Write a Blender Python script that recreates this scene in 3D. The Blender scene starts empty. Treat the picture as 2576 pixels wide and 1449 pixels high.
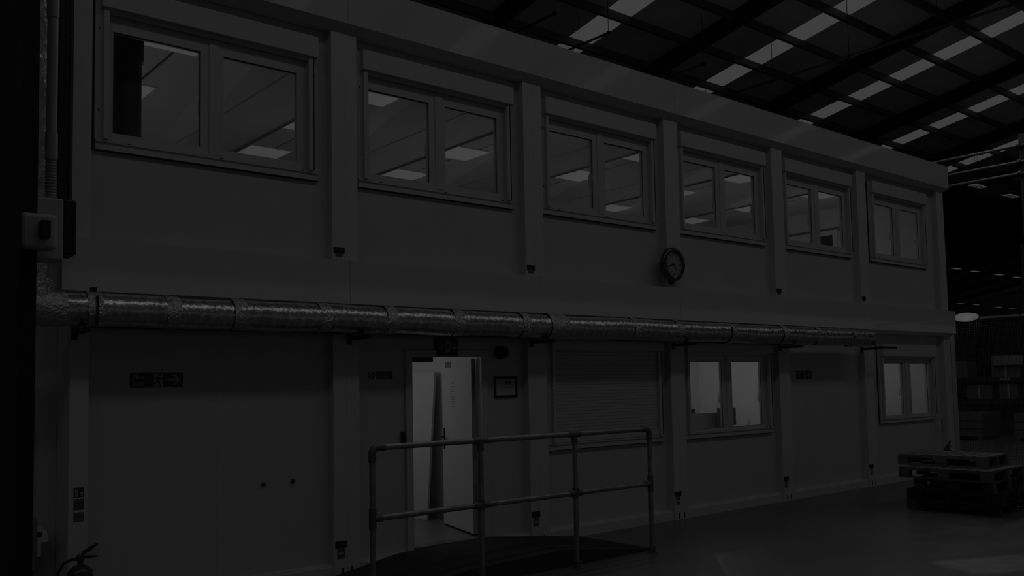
import bpy, bmesh, math, random
from mathutils import Vector, Matrix
random.seed(7)
D = bpy.data
SC = bpy.context.scene
COL = SC.collection

# ------------------------------------------------------------------ camera, world, big lights, exposure
CP = Vector((-1.843894, -7.593680, 1.761117))
RT = Vector((0.767371, -0.640895, -0.019892)); UP = Vector((-0.026352, -0.062519, 0.997696)); FW = Vector((0.640662, 0.765078, 0.064864))
cd = D.cameras.new('camera'); cam = D.objects.new('camera', cd); COL.objects.link(cam)
cam.matrix_world = Matrix(((RT.x, UP.x, -FW.x, CP.x), (RT.y, UP.y, -FW.y, CP.y), (RT.z, UP.z, -FW.z, CP.z), (0, 0, 0, 1)))
cd.sensor_fit = 'HORIZONTAL'; cd.sensor_width = 36; cd.lens = 2253.993 / 2576 * 36; cd.shift_y = 0.03859; cd.clip_end = 400; cd.clip_start = .05
SC.camera = cam
w = D.worlds.new('world'); SC.world = w; w.use_nodes = True
w.node_tree.nodes['Background'].inputs[0].default_value = (1, 1, 1, 1)
w.node_tree.nodes['Background'].inputs[1].default_value = .8       # fill light through an opening added low in the wall behind the camera
SC.view_settings.view_transform = 'Standard'; SC.view_settings.look = 'None'
SC.view_settings.gamma = 1; SC.view_settings.use_curve_mapping = False
SC.view_settings.exposure = -4.285          # an emitter of strength 1 shows as the photo's clipped white

def area(name, loc, sx, sy, watts, rz=0):
    l = D.lights.new(name, 'AREA'); l.shape = 'RECTANGLE'; l.size = sx; l.size_y = sy; l.energy = watts
    o = D.objects.new(name, l); o.location = loc; o.rotation_euler = (0, 0, rz); COL.objects.link(o)
    return o
LAMP_FRONT = area('aisle_lamp_row', (5, -7.1, 12.0), 40, 1.1, 1900)
LAMP_OVER = area('cabin_lamp_row', (13, 1.35, 9.7), 20, .6, 1650, math.radians(5))
for (x, y, p) in ((14, -5.4, 120), (17, 4.5, 170), (14, -15.5, 350)):     # added fill rows facing up, to brighten the roof and the shaded front
    u = area('roof_fill_light', (x, y, 8.9), 54, .8, p); u.rotation_euler = (math.pi, 0, 0)

# ------------------------------------------------------------------ materials
def mat(name, c, rough=.6, metal=0., spec=.5, noise=0., nscale=6., bump=0., bscale=20., emit=0., wave=None, stretch=None):
    m = D.materials.new(name); m.use_nodes = True
    nt = m.node_tree; N = nt.nodes; L = nt.links; b = N['Principled BSDF']
    b.inputs['Base Color'].default_value = (c, c, c, 1); b.inputs['Roughness'].default_value = rough
    b.inputs['Metallic'].default_value = metal; b.inputs['Specular IOR Level'].default_value = spec
    if emit:
        b.inputs['Emission Color'].default_value = (1, 1, 1, 1); b.inputs['Emission Strength'].default_value = emit
    tc = N.new('ShaderNodeTexCoord'); src = tc.outputs['Object']
    if stretch:
        mp = N.new('ShaderNodeMapping'); mp.inputs['Scale'].default_value = stretch
        L.new(src, mp.inputs[0]); src = mp.outputs[0]
    if noise:
        n = N.new('ShaderNodeTexNoise'); n.inputs['Scale'].default_value = nscale; n.inputs['Detail'].default_value = 5
        L.new(src, n.inputs['Vector'])
        r = N.new('ShaderNodeMapRange'); r.inputs[1].default_value = .3; r.inputs[2].default_value = .7
        r.inputs[3].default_value = c * (1 - noise); r.inputs[4].default_value = min(1, c * (1 + noise))
        L.new(n.outputs['Fac'], r.inputs[0])
        cb = N.new('ShaderNodeCombineColor')
        for i in range(3): L.new(r.outputs[0], cb.inputs[i])
        L.new(cb.outputs[0], b.inputs['Base Color'])
    if bump:
        n2 = N.new('ShaderNodeTexNoise'); n2.inputs['Scale'].default_value = bscale; n2.inputs['Detail'].default_value = 4
        L.new(src, n2.inputs['Vector'])
        bp = N.new('ShaderNodeBump'); bp.inputs['Strength'].default_value = bump; bp.inputs['Distance'].default_value = .02
        L.new(n2.outputs['Fac'], bp.inputs['Height']); L.new(bp.outputs[0], b.inputs['Normal'])
    if wave:
        wv = N.new('ShaderNodeTexWave'); wv.bands_direction = 'X'; wv.inputs['Scale'].default_value = wave
        L.new(src, wv.inputs['Vector'])
        bp = N.new('ShaderNodeBump'); bp.inputs['Strength'].default_value = .25; bp.inputs['Distance'].default_value = .04
        L.new(wv.outputs['Fac'], bp.inputs['Height']); L.new(bp.outputs[0], b.inputs['Normal'])
    return m

def glassmat():
    m = D.materials.new('window_glass'); m.use_nodes = True; nt = m.node_tree; N = nt.nodes; L = nt.links
    for n in list(N): N.remove(n)
    o = N.new('ShaderNodeOutputMaterial'); mx = N.new('ShaderNodeMixShader'); t = N.new('ShaderNodeBsdfTransparent')
    g = N.new('ShaderNodeBsdfGlossy'); g.inputs['Roughness'].default_value = .0
    t.inputs[0].default_value = (.95, .95, .95, 1)
    lw = N.new('ShaderNodeLayerWeight'); lw.inputs[0].default_value = .5           # Schlick reflectance of one pane face
    pw = N.new('ShaderNodeMath'); pw.operation = 'POWER'; pw.inputs[1].default_value = 5
    ma = N.new('ShaderNodeMath'); ma.operation = 'MULTIPLY_ADD'; ma.inputs[1].default_value = .96; ma.inputs[2].default_value = .04
    L.new(lw.outputs['Facing'], pw.inputs[0]); L.new(pw.outputs[0], ma.inputs[0]); L.new(ma.outputs[0], mx.inputs[0])
    L.new(t.outputs[0], mx.inputs[1]); L.new(g.outputs[0], mx.inputs[2]); L.new(mx.outputs[0], o.inputs[0])
    return m

def floormat():
    m = mat('polished_concrete', .125, .33, noise=.15, nscale=.5)
    nt = m.node_tree; N = nt.nodes; L = nt.links; b = N['Principled BSDF']
    old = b.inputs['Base Color'].links[0].from_socket
    tc = N.new('ShaderNodeTexCoord'); n = N.new('ShaderNodeTexNoise'); n.inputs['Scale'].default_value = 7; n.inputs['Detail'].default_value = 6
    mp = N.new('ShaderNodeMapping'); mp.inputs['Scale'].default_value = (.25, .8, 1); mp.inputs['Rotation'].default_value = (0, 0, .6)
    L.new(tc.outputs['Object'], mp.inputs[0]); L.new(mp.outputs[0], n.inputs['Vector'])
    # pale patch mixed into the base colour, ragged outline, right front of the aisle
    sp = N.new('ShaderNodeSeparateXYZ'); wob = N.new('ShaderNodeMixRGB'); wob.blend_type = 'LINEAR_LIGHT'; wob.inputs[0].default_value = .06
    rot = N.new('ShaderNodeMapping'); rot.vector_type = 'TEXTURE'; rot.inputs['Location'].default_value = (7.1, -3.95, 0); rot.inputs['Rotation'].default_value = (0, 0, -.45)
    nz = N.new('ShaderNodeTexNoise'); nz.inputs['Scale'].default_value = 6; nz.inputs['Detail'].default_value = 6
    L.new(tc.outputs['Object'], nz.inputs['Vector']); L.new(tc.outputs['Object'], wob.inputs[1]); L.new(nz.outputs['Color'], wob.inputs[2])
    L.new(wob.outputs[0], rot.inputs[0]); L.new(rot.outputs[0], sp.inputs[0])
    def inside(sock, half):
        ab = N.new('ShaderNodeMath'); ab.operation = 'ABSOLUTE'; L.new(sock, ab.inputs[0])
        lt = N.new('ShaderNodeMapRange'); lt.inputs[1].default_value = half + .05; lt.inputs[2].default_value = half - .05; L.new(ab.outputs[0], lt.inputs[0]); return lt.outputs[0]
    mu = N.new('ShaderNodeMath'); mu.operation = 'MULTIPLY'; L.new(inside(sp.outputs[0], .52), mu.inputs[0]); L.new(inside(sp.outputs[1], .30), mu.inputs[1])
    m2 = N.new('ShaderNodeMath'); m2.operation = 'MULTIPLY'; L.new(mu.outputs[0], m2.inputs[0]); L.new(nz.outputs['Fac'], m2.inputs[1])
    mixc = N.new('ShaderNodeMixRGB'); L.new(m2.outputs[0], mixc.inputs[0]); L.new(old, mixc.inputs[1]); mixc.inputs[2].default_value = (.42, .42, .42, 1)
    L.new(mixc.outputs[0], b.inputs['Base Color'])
    rr = N.new('ShaderNodeMapRange'); rr.inputs[1].default_value = .3; rr.inputs[2].default_value = .7; rr.inputs[3].default_value = .28; rr.inputs[4].default_value = .36
    L.new(n.outputs['Fac'], rr.inputs[0]); L.new(rr.outputs[0], b.inputs['Roughness'])
    return m

M = dict(
    wall=mat('painted_steel_panel', .50, .45, noise=.03, nscale=3), post=mat('painted_post', .56, .45, noise=.03, nscale=4),
    sheet=mat('gloss_cladding', .58, .05, spec=1., bump=.035, bscale=.8), shade=mat('shaded_panel', .46, .5),
    frame=mat('white_plastic_frame', .52, .4), box=mat('shutter_casing', .52, .45), slat=mat('shutter_slat', .48, .5),
    gasket=mat('black_gasket', .02, .7), black=mat('black_plastic', .015, .5), dark=mat('dark_grey_plastic', .06, .5),
    mid=mat('mid_grey_plastic', .22, .5), swgrey=mat('switchgear_grey', .5, .45), grey=mat('light_grey_plastic', .36, .5), plate=mat('grey_rating_plate', .10, .4),
    white=mat('white_paint', .8, .5), inwall=mat('interior_wall', .82, .6), inceil=mat('interior_ceiling', .72, .6), infloor=mat('lobby_vinyl', .28, .35, noise=.12),
    lamp=mat('lit_diffuser', .3, .6, spec=.2, emit=1.0), lampdim=mat('lit_bay_lamp', .3, .5, emit=.9), sky=mat('rooflight', .3, .5, emit=.88),
    foil=mat('aluminium_foil', .55, .28, metal=1., bump=.5, bscale=14, stretch=(2.2, 1, 1), noise=.25, nscale=9),
    tape=mat('foil_tape', .6, .34, metal=1., bump=1., bscale=45), steel=mat('galvanised_steel', .3, .45, metal=.75, noise=.2, nscale=12),
    fitting=mat('cast_fitting', .16, .55, metal=.6, bump=.3, bscale=60), blacksteel=mat('black_steel', .012, .6), strut=mat('dark_strut', .05, .5, metal=.5),
    roof=mat('roof_sheet', .45, .55, wave=9., noise=.15, nscale=.6), purlin=mat('purlin_steel', .10, .5, metal=.3), rafter=mat('rafter_steel', .018, .6),
    wood=mat('pallet_wood', .115, .8, noise=.45, nscale=5, stretch=(6, 1, 6)), wooddark=mat('stained_pallet_wood', .09, .8, noise=.45, nscale=5, stretch=(6, 1, 6)),
    blackpallet=mat('black_pallet', .012, .6), ramp=mat('anti_slip_rubber', .035, .8, noise=.3, nscale=30),
    red=mat('extinguisher_red', .045, .3), rubber=mat('rubber_hose', .012, .6), chrome=mat('chrome', .75, .12, metal=1.),
    dial=mat('clock_dial', .34, .5), clockrim=mat('polished_black_rim', .04, .06, metal=.0, spec=1.), sign=mat('sign_ground', .03, .5), glow=mat('sign_legend', .33, .5),
    signred=mat('sign_red', .06, .5), paper=mat('paper', .5, .7), ink=mat('ink', .2, .7), wire=mat('galvanised_wire', .16, .5, metal=.6),
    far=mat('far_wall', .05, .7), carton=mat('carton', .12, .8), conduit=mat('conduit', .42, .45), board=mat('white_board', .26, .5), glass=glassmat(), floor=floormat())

# ------------------------------------------------------------------ mesh builder
class B:
    def __init__(s): s.v = []; s.f = []; s.sm = []
    def add(s, vs, fs, smooth=False):
        o = len(s.v); s.v += [Vector(p) for p in vs]
        for f in fs: s.f.append([o + i for i in f]); s.sm.append(smooth)
        return s
    def box(s, x0, x1, y0, y1, z0, z1, m=None):
        p = [(x0, y0, z0), (x1, y0, z0), (x1, y1, z0), (x0, y1, z0), (x0, y0, z1), (x1, y0, z1), (x1, y1, z1), (x0, y1, z1)]
        if m is not None: p = [m @ Vector(q) for q in p]
        return s.add(p, [(0, 3, 2, 1), (4, 5, 6, 7), (0, 1, 5, 4), (1, 2, 6, 5), (2, 3, 7, 6), (3, 0, 4, 7)])
    def bbox(s, x0, x1, y0, y1, z0, z1, c=.01, m=None):
        # box with chamfered edges
        bm = bmesh.new(); bmesh.ops.create_cube(bm, size=1)
        for v in bm.verts: v.co = Vector(((x0 + x1) / 2 + v.co.x * (x1 - x0), (y0 + y1) / 2 + v.co.y * (y1 - y0), (z0 + z1) / 2 + v.co.z * (z1 - z0)))
        bmesh.ops.bevel(bm, geom=bm.edges[:], offset=c, segments=2, affect='EDGES', profile=.5)
        vs = [v.co.copy() for v in bm.verts]; bm.verts.index_update()
        if m is not None: vs = [m @ q for q in vs]
        s.add(vs, [[v.index for v in f.verts] for f in bm.faces]); bm.free(); return s
    def tube(s, pts, r, n=12, caps=True):
        pts = [Vector(p) for p in pts]; rs = r if isinstance(r, (list, tuple)) else [r] * len(pts)
        vs = []; a = None
        for i, p in enumerate(pts):
            t = (pts[min(i + 1, len(pts) - 1)] - pts[max(i - 1, 0)]).normalized()
            if a is None:
                a = t.orthogonal().normalized()
                if abs(t.z) < .9: a = (Vector((0, 0, 1)) - t * t.z).normalized()
            else: a = (a - t * a.dot(t)).normalized()
            b = t.cross(a)
            vs += [p + (a * math.cos(2 * math.pi * k / n) + b * math.sin(2 * math.pi * k / n)) * rs[i] for k in range(n)]
        fs = [(i * n + k, i * n + (k + 1) % n, (i + 1) * n + (k + 1) % n, (i + 1) * n + k) for i in range(len(pts) - 1) for k in range(n)]
        s.add(vs, fs, True)
        if caps:
            o = len(s.v) - len(vs)
            s.f.append([o + k for k in range(n)][::-1]); s.sm.append(False)
            s.f.append([o + (len(pts) - 1) * n + k for k in range(n)]); s.sm.append(False)
        return s
    def lathe(s, o, axis, prof, n=28, caps=True):
        # prof: list of (distance along axis, radius)
        o = Vector(o); ax = Vector(axis).normalized(); a = ax.orthogonal().normalized()
        if abs(ax.z) < .9: a = (Vector((0, 0, 1)) - ax * ax.z).normalized()
        b = ax.cross(a); m = len(prof)
        vs = [o + ax * d + (a * math.cos(2 * math.pi * k / n) + b * math.sin(2 * math.pi * k / n)) * max(r, 1e-4) for d, r in prof for k in range(n)]
        fs = [(i * n + k, i * n + (k + 1) % n, (i + 1) * n + (k + 1) % n, (i + 1) * n + k) for i in range(m - 1) for k in range(n)]
        s.add(vs, fs, True)
        if caps:
            q = len(s.v) - len(vs)
            s.f.append([q + k for k in range(n)][::-1]); s.sm.append(False)
            s.f.append([q + (m - 1) * n + k for k in range(n)]); s.sm.append(False)
        return s
    def prism(s, pts, d):
        # polygon of 3-D points pushed by vector d
        n = len(pts); pts = [Vector(p) for p in pts]; d = Vector(d)
        return s.add(pts + [p + d for p in pts], [list(range(n)), list(range(n, 2 * n))[::-1]] + [(i, n + i, n + (i + 1) % n, (i + 1) % n) for i in range(n)])

def build(name, b, m, parent=None, kind=None, origin=None, rot=None):
    me = D.meshes.new(name); off = Vector((0, 0, 0))
    o = D.objects.new(name, me)
    if parent is not None:
        o.parent = parent; off = Vector(parent.get('_w', (0, 0, 0)))
    elif origin is not None:
        off = Vector(origin); o.location = off
    elif b.v:
        off = Vector((sum(v.x for v in b.v) / len(b.v), sum(v.y for v in b.v) / len(b.v), min(v.z for v in b.v))); o.location = off
    me.from_pydata([v - off for v in b.v], [], b.f)
    me.materials.append(m if not isinstance(m, str) else M[m])
    bm = bmesh.new(); bm.from_mesh(me); bmesh.ops.recalc_face_normals(bm, faces=bm.faces[:])
    if any(b.sm):
        for i, f in enumerate(bm.faces): f.smooth = b.sm[i]
        for e in bm.edges:                                       # hard edges where a cap or a sharp step meets the round
            if len(e.link_faces) == 2 and (e.link_faces[0].smooth != e.link_faces[1].smooth or e.calc_face_angle(0) > .75): e.smooth = False
    bm.to_mesh(me); bm.free()
    me.update()
    COL.objects.link(o)
    if parent is not None: o['_w'] = tuple(off)
    if kind: o['kind'] = kind
    return o
def tag(o, label, cat, group=None):
    o['label'] = label; o['category'] = cat
    if group: o['group'] = group
    return o
def empty(name, loc, label=None, cat=None, group=None, rz=0, local=False):
    o = D.objects.new(name, None); o.location = loc; o.rotation_euler = (0, 0, rz); o.empty_display_size = .1
    COL.objects.link(o); o['_w'] = (0, 0, 0) if local else tuple(loc)
    if label: tag(o, label, cat, group)
    return o
def struct(name, loc=(0, 0, 0)):
    o = empty(name, loc); o['kind'] = 'structure'; return o
def copy_tree(o, parent=None):
    c = o.copy(); COL.objects.link(c)
    if parent is not None: c.parent = parent
    for ch in list(o.children): copy_tree(ch, c)
    return c
def text_part(name, s, x, y, z, size, m, parent, wx=1.):
    cu = D.curves.new('text', 'FONT'); cu.body = s; cu.size = size; cu.extrude = .0008; cu.resolution_u = 2; cu.offset = size * .018
    t = D.objects.new('text', cu); COL.objects.link(t)
    dg = bpy.context.evaluated_depsgraph_get(); me = D.meshes.new_from_object(t.evaluated_get(dg))
    D.objects.remove(t); off = Vector(parent.get('_w', (0, 0, 0)))
    for v in me.vertices:
        v.co = Vector((x + v.co.x * wx, y - v.co.z, z + v.co.y)) - off
    me.materials.clear(); me.materials.append(M[m])
    o = D.objects.new(name, me); o.parent = parent; COL.objects.link(o); return o

P = 2.44
OX = [i * P for i in range(6)]
XE = 15.2                     # right end of the cabin block
def colr(i): return (2.74, 3.0) if i == 5 else (2.30, 2.44)     # right post of a module, from its left edge

# ------------------------------------------------------------------ floor, roof, hall walls
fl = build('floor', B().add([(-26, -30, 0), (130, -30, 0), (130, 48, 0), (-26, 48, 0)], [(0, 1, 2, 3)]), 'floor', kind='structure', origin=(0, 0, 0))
ZK = 1.0105                     # survey correction: every height in the file is multiplied by this at the end
SLOPE = .194 / ZK
def roof_z(y):
    k = SLOPE; z0 = 13.2515 / ZK
    if y < -6.4: return z0 + 6.4 * k + k * (y + 6.4)
    if y < 11.8: return z0 - k * y
    if y < 30: return z0 - 11.8 * k + k * (y - 11.8)
    return z0 + 6.4 * k - k * (y - 30)
ceil = struct('ceiling')
SX = [15.0 + 6.0 * n for n in range(-5, 18)]                # left edges of the rooflight strips
def roof_quad(b, x0, x1, y0, y1, dz=0, t=.06):
    z0 = roof_z(y0 + 1e-3) + dz; z1 = roof_z(y1 - 1e-3) + dz
    b.add([(x0, y0, z0), (x1, y0, z0), (x1, y1, z1), (x0, y1, z1), (x0, y0, z0 + t), (x1, y0, z0 + t), (x1, y1, z1 + t), (x0, y1, z1 + t)],
          [(0, 1, 2, 3), (7, 6, 5, 4), (0, 4, 5, 1), (1, 5, 6, 2), (2, 6, 7, 3), (3, 7, 4, 0)])
for n, sx in enumerate(SX[:-1]):
    for (y0, y1) in ((-30, -6.4), (-6.4, 11.8), (11.8, 30), (30, 48)):
        b = B(); roof_quad(b, sx + .915, SX[n + 1], y0, y1); build('roof_sheet', b, 'roof', ceil)
        lit = (y0 in (-6.4, -30) and sx < 42)
        b = B(); roof_quad(b, sx, sx + .915, y0, y1, .012, .03)
        build('rooflight' if lit else 'roof_sheet', b, 'sky' if lit else 'roof', ceil)
for k in range(-7, 5):                                       # purlins of the slope in view, 1.49 m apart
    yy = 5.37 + 1.49 * k; z = roof_z(yy)
    build('purlin', B().box(-26, 70, yy - .03, yy + .03, z - .2, z).box(-26, 70, yy - .03, yy + .075, z - .215, z - .2), 'purlin', ceil)
for n in range(-4, 18):                                      # steel rafters, one per bay
    x = 18.39 + 6.1 * n
    b = B()
    for (y0, y1) in ((-30, -6.4), (-6.4, 11.8), (11.8, 30), (30, 48)):
        roof_quad(b, x + .08, x + .1, y0, y1, -.45, .44); roof_quad(b, x, x + .18, y0, y1, -.46, .02); roof_quad(b, x, x + .18, y0, y1, -.03, .02)
    build('rafter', b, 'rafter', ceil)
build('valley_beam', B().box(-26, 130, 11.65, 11.95, 10.0, 10.75), 'rafter', ceil)
build('wall_far', B().box(130, 130.2, -30, 48, 0, 15), 'far', kind='structure')
build('wall_back', B().box(-26, 130, 48, 48.2, 0, 15), 'far', kind='structure')
build('wall_near', B().box(-26, 130, -30.2, -30, 6.5, 15), 'far', kind='structure')  # lower part left out so the added world fill reaches the cabin front
build('wall_side', B().box(-26.2, -26, -30, 48, 0, 15), 'far', kind='structure')

# ------------------------------------------------------------------ cabin block
front = struct('wall_front')
def panel(x0, x1, z0, z1, y=.1, m='wall', name='panel'):
    return build(name, B().box(x0 + .0007, x1 - .0007, y, y + .06, z0, z1), m, front)
def cover(name, x0, x1, zb, z0, z1, zt, lo, hi):
    # folded cover sheet: sloped lip below, flat face, sloped lip above (lo / hi: the face overhangs that end)
    y = -.085; e0 = .085 if lo else 0; e1 = .085 if hi else 0
    pr = [(.09, zb), (.0, zb), (y, z0), (y, z1), (.0, zt), (.09, zt)]
    b = B(); n = len(pr); vs = []
    for (x, e, s) in ((x0, e0, -1), (x1, e1, 1)):
        for i, (yy, z) in enumerate(pr): vs.append((x + s * (e if i in (2, 3) else 0), yy, z))
    b.add(vs, [list(range(n)), list(range(n, 2 * n))[::-1]] + [(i, n + i, n + (i + 1) % n, (i + 1) % n) for i in range(n)])
    return build(name, b, 'sheet', front)
for i, ox in enumerate(OX):
    r0, r1 = colr(i)
    # posts
    for (z0, z1) in ((0, 2.52), (2.96, 5.21)):
        build('corner_post', B().box(ox, ox + .1385, 0, .3, z0, z1), 'post', front)
        build('corner_post', B().box(ox + r0, ox + r1 - .0015, 0, .3, z0, z1), 'post', front)
    xa, xb = ox + .1, ox + r0 + .04
    cover('belt_cover', ox + (.002 if i else 0), ox + r1 - .002, 2.49, 2.545, 2.957, 2.962, i == 0, i == 5)
    cover('fascia_cover', ox + (.002 if i else 0), ox + r1 - .002, 5.19, 5.255, 5.675, 5.715, i == 0, i == 5)
    build('base_rail', B().box(ox + .1385, ox + r0, .015, .3, 0, .105).box(ox + .1385, ox + r0, .05, .3, .105, .125), 'post', front)
    for sx in (-.055, .045):                                    # drainage slots either side of a seam
        if (i == 0 and sx < 0): continue
        b = B(); c = []
        for k in range(12):
            a = 2 * math.pi * k / 12; c.append((ox + sx + .014 * math.cos(a), -.0006, .052 + .014 * math.sin(a) + (.022 if math.sin(a) > 0 else -.022)))
        build('slot', b.prism(c, (0, .003, 0)), 'gasket', front)
# upper panels with real window openings
WX = [.0] * 5 + [.17]
for i, ox in enumerate(OX):
    r0, r1 = colr(i); d = WX[i]; xa, xb = ox + .1385, ox + r0
    wl, wr, wb, wt = ox + .235 + d, ox + 2.10 + d, 3.77, 4.95
    mid = ox + 1.215 + d
    panel(xa, mid, 2.97, wb); panel(mid, xb, 2.97, wb)
    panel(xa, wl, wb, wt, name='panel'); panel(wr, xb, wb, wt)
    panel(xa, xb, wt, 5.215, m='shade')  # wall colour darkened to put in the shade under the fascia
# lower panels
def solid(i):
    ox = OX[i]; panel(ox + .1385, ox + 1.215, .11, 2.5); panel(ox + 1.215, ox + colr(i)[0], .11, 2.5)
solid(0); solid(4)
LW = {2: (.235, 2.10, 1.05, 2.2), 3: (.235, 2.10, 1.05, 2.2), 5: (.49, 2.37, 1.05, 2.18)}
for i, (a, b_, zb, zt) in LW.items():
    ox = OX[i]; mid = ox + 1.215 + (.2 if i == 5 else 0)
    panel(ox + .1385, mid, .11, zb); panel(mid, ox + colr(i)[0], .11, zb)
    panel(ox + .1385, ox + a, zb, zt); panel(ox + b_, ox + colr(i)[0], zb, zt); panel(ox + .1385, ox + colr(i)[0], zt, 2.5)
ox = OX[1]
panel(ox + .1385, ox + .715, .11, 2.5); panel(ox + 1.785, ox + 2.30, .11, 2.5); panel(ox + .715, ox + 1.785, 2.12, 2.5)
# ends, roof and inner shell of the block
build('wall_left', B().box(-.0, .06, .3, 6.3, 0, 5.7), 'post', kind='structure')
build('wall_right', B().box(XE - .06, XE, .3, 6.3, 0, 5.7), 'post', kind='structure')
build('wall_return', B().box(-4, -.002, .38, .44, 0, 2.5), 'wall', kind='structure')
build('roof_deck', B().box(0, XE, .1, 6.3, 5.6, 5.66), 'mid', front)

# ------------------------------------------------------------------ windows
def window(n, ox, dx, zb, closed=False, w=1., top=1.165, gl=(.155, 1.005), dw=0.):
    """zb: underside of the frame; x numbers run from the module's left edge"""
    x = lambda v: ox + dx + v + (dw if v > 1.2 else 0) * 1.0
    t = struct('window_%d' % n, (x(1.18), .08, zb)); f = 'frame'
    b = B().box(x(.185), x(2.185), .062, .1, zb, zb + .085).box(x(.185), x(2.185), .05, .064, zb + .06, zb + .085)
    b.box(x(.177), x(.236), .06, .1, zb + .085, zb + top + .19).box(x(2.12), x(2.175), .06, .1, zb + .085, zb + top + .19)
    build('casing', b, f, t)
    build('gasket', B().box(x(.168), x(.177), .085, .102, zb - .004, zb + top + .2).box(x(.177), x(2.19), .07, .102, zb - .008, zb).box(x(2.175), x(2.182), .085, .102, zb, zb + top), 'gasket', t)
    build('guide_rail', B().box(x(.236), x(.276), .02, .1, zb + .085, zb + top), f, t)
    build('guide_rail', B().box(x(2.075), x(2.12), .02, .1, zb + .085, zb + top), f, t)
    build('rail_gap', B().box(x(2.118), x(2.127), .015, .099, zb + .086, zb + top), 'gasket', t)
    b = B().bbox(x(.215), x(2.165), -.005, .11, zb + top, zb + top + .2, .006)
    build('shutter_box', b, 'box', t)
    if closed:
        z = zb + .165; k = 0
        while z < zb + top - .002:
            build('slat', B().prism([(x(.277), .062, z), (x(.277), .0575, z + .003), (x(.277), .0565, z + .019), (x(.277), .0575, z + .035), (x(.277), .062, z + .0383)], (x(2.074) - x(.277), 0, 0)), 'slat', t)
            z += .0383; k += 1
        build('bottom_slat', B().box(x(.277), x(2.074), .045, .07, zb + .084, zb + .163), f, t)
        return t
    build('bottom_slat', B().box(x(.277), x(2.074), .04, .065, zb + top - .035, zb + top), f, t)
    g0, g1 = zb + gl[0], zb + gl[1]
    build('window_frame', B().box(x(.276), x(2.075), .085, .16, zb + .085, zb + .115).box(x(.276), x(2.075), .085, .16, g1 + .075, zb + top + .03)
          .box(x(.236), x(.28), .1, .16, zb + .085, zb + top).box(x(2.05), x(2.12), .09, .16, zb + .085, zb + top), f, t)
    build('mullion', B().box(x(1.135), x(1.23), .078, .16, zb + .1, zb + top), f, t)
    for (a, b0, b1, c) in ((.28, .325, 1.062, 1.135), (1.23, 1.268, 1.985, 2.05)):
        s = build('sash', B().box(x(a), x(b0), .088, .15, zb + .115, g1 + .075).box(x(b1), x(c), .088, .15, zb + .115, g1 + .075)
                  .box(x(b0), x(b1), .088, .15, zb + .115, g0).box(x(b0), x(b1), .088, .15, g1, g1 + .075), f, t)
        build('pane', B().box(x(b0) - .005, x(b1) + .005, .112, .118, g0 - .005, g1 + .005), 'glass', s)
        build('pane_seal', B().box(x(b1) - .004, x(b1), .107, .112, g0, g1).box(x(b0), x(b1), .1, .112, g1 - .006, g1), 'gasket', s)
        hx = x(b1) + .02 if a < 1 else x(b1) + .03
        build('window_handle', B().box(hx - .012, hx + .012, .15, .175, (g0 + g1) / 2 - .06, (g0 + g1) / 2 + .02).box(hx - .012, hx + .012, .175, .19, (g0 + g1) / 2 - .12, (g0 + g1) / 2), 'white', s)
    for q in (.42, 1.22, 2.0):
        build('drain_slot', B().box(x(q), x(q + .035), .0492, .051, zb + .068, zb + .075), 'gasket', t)
    for q in (.207, 2.148):
        for zz in (.32, 1.0): build('screw_cap', B().box(x(q) - .006, x(q) + .006, .0585, .061, zb + zz - .01, zb + zz + .01), 'dark', t)
    return t
for i in range(6): window(i + 1, OX[i], WX[i], 3.715)
window(7, OX[2], .02, 1.0, closed=True, top=1.14)
window(8, OX[3], .0, 1.0, top=1.14, gl=(.115, 1.02))
window(9, OX[5], .255, .99, top=1.125, gl=(.12, 1.01))

# ------------------------------------------------------------------ inside the block: upper open office
inn = struct('ceiling_upper')
UC = 5.2
for k in range(12):                                             # ceiling boards, one per half module
    x0 = .1 + 1.22 * k if k else .1; x1 = .02 + 1.22 * (k + 1) if k < 11 else 14.93
    build('ceiling_board', B().box(x0 + .012, x1 + .06, .31, 6.2, UC, UC + .03), 'inceil', inn)
build('ceiling_backing', B().box(.06, XE - .06, .3, 6.25, UC + .035, UC + .05), 'dark', inn)
for k in range(1, 6):
    build('cable_conduit', B().tube([(P * k + .9, .32, UC - .02), (P * k + .9, 6.2, UC - .02)], .014, 8), 'mid', inn)
build('floor_upper', B().box(.06, XE - .06, .3, 6.3, 2.8, 3.0), 'infloor', kind='structure')
build('wall_upper_back', B().box(.06, XE - .06, 6.2, 6.3, 3.0, 5.25), 'inwall', kind='structure')
build('wall_upper_end', B().box(14.9, XE - .06, .3, 6.2, 3.0, 5.25), 'inwall', kind='structure')
we = struct('window_10', (14.88, 2.5, 3.9))
build('window_frame', B().box(14.86, 14.9, 2.0, 2.1, 3.8, 4.76).box(14.86, 14.9, 2.5, 2.6, 3.8, 4.76).box(14.86, 14.9, 2.1, 2.5, 4.66, 4.76).box(14.86, 14.9, 2.1, 2.5, 3.8, 3.9), 'white', we)
build('pane', B().box(14.885, 14.899, 2.1, 2.5, 3.9, 4.66), 'dark', we)
build('trim_1', B().box(14.87, 14.9, 1.85, 6.2, 4.76, 4.8), 'mid', kind='structure')
def point(loc, watts, r=.0):
    l = D.lights.new('ceiling_lamp_light', 'POINT'); l.energy = watts; l.shadow_soft_size = r
    o = D.objects.new('ceiling_lamp_light', l); o.location = loc; COL.objects.link(o); return o
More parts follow.
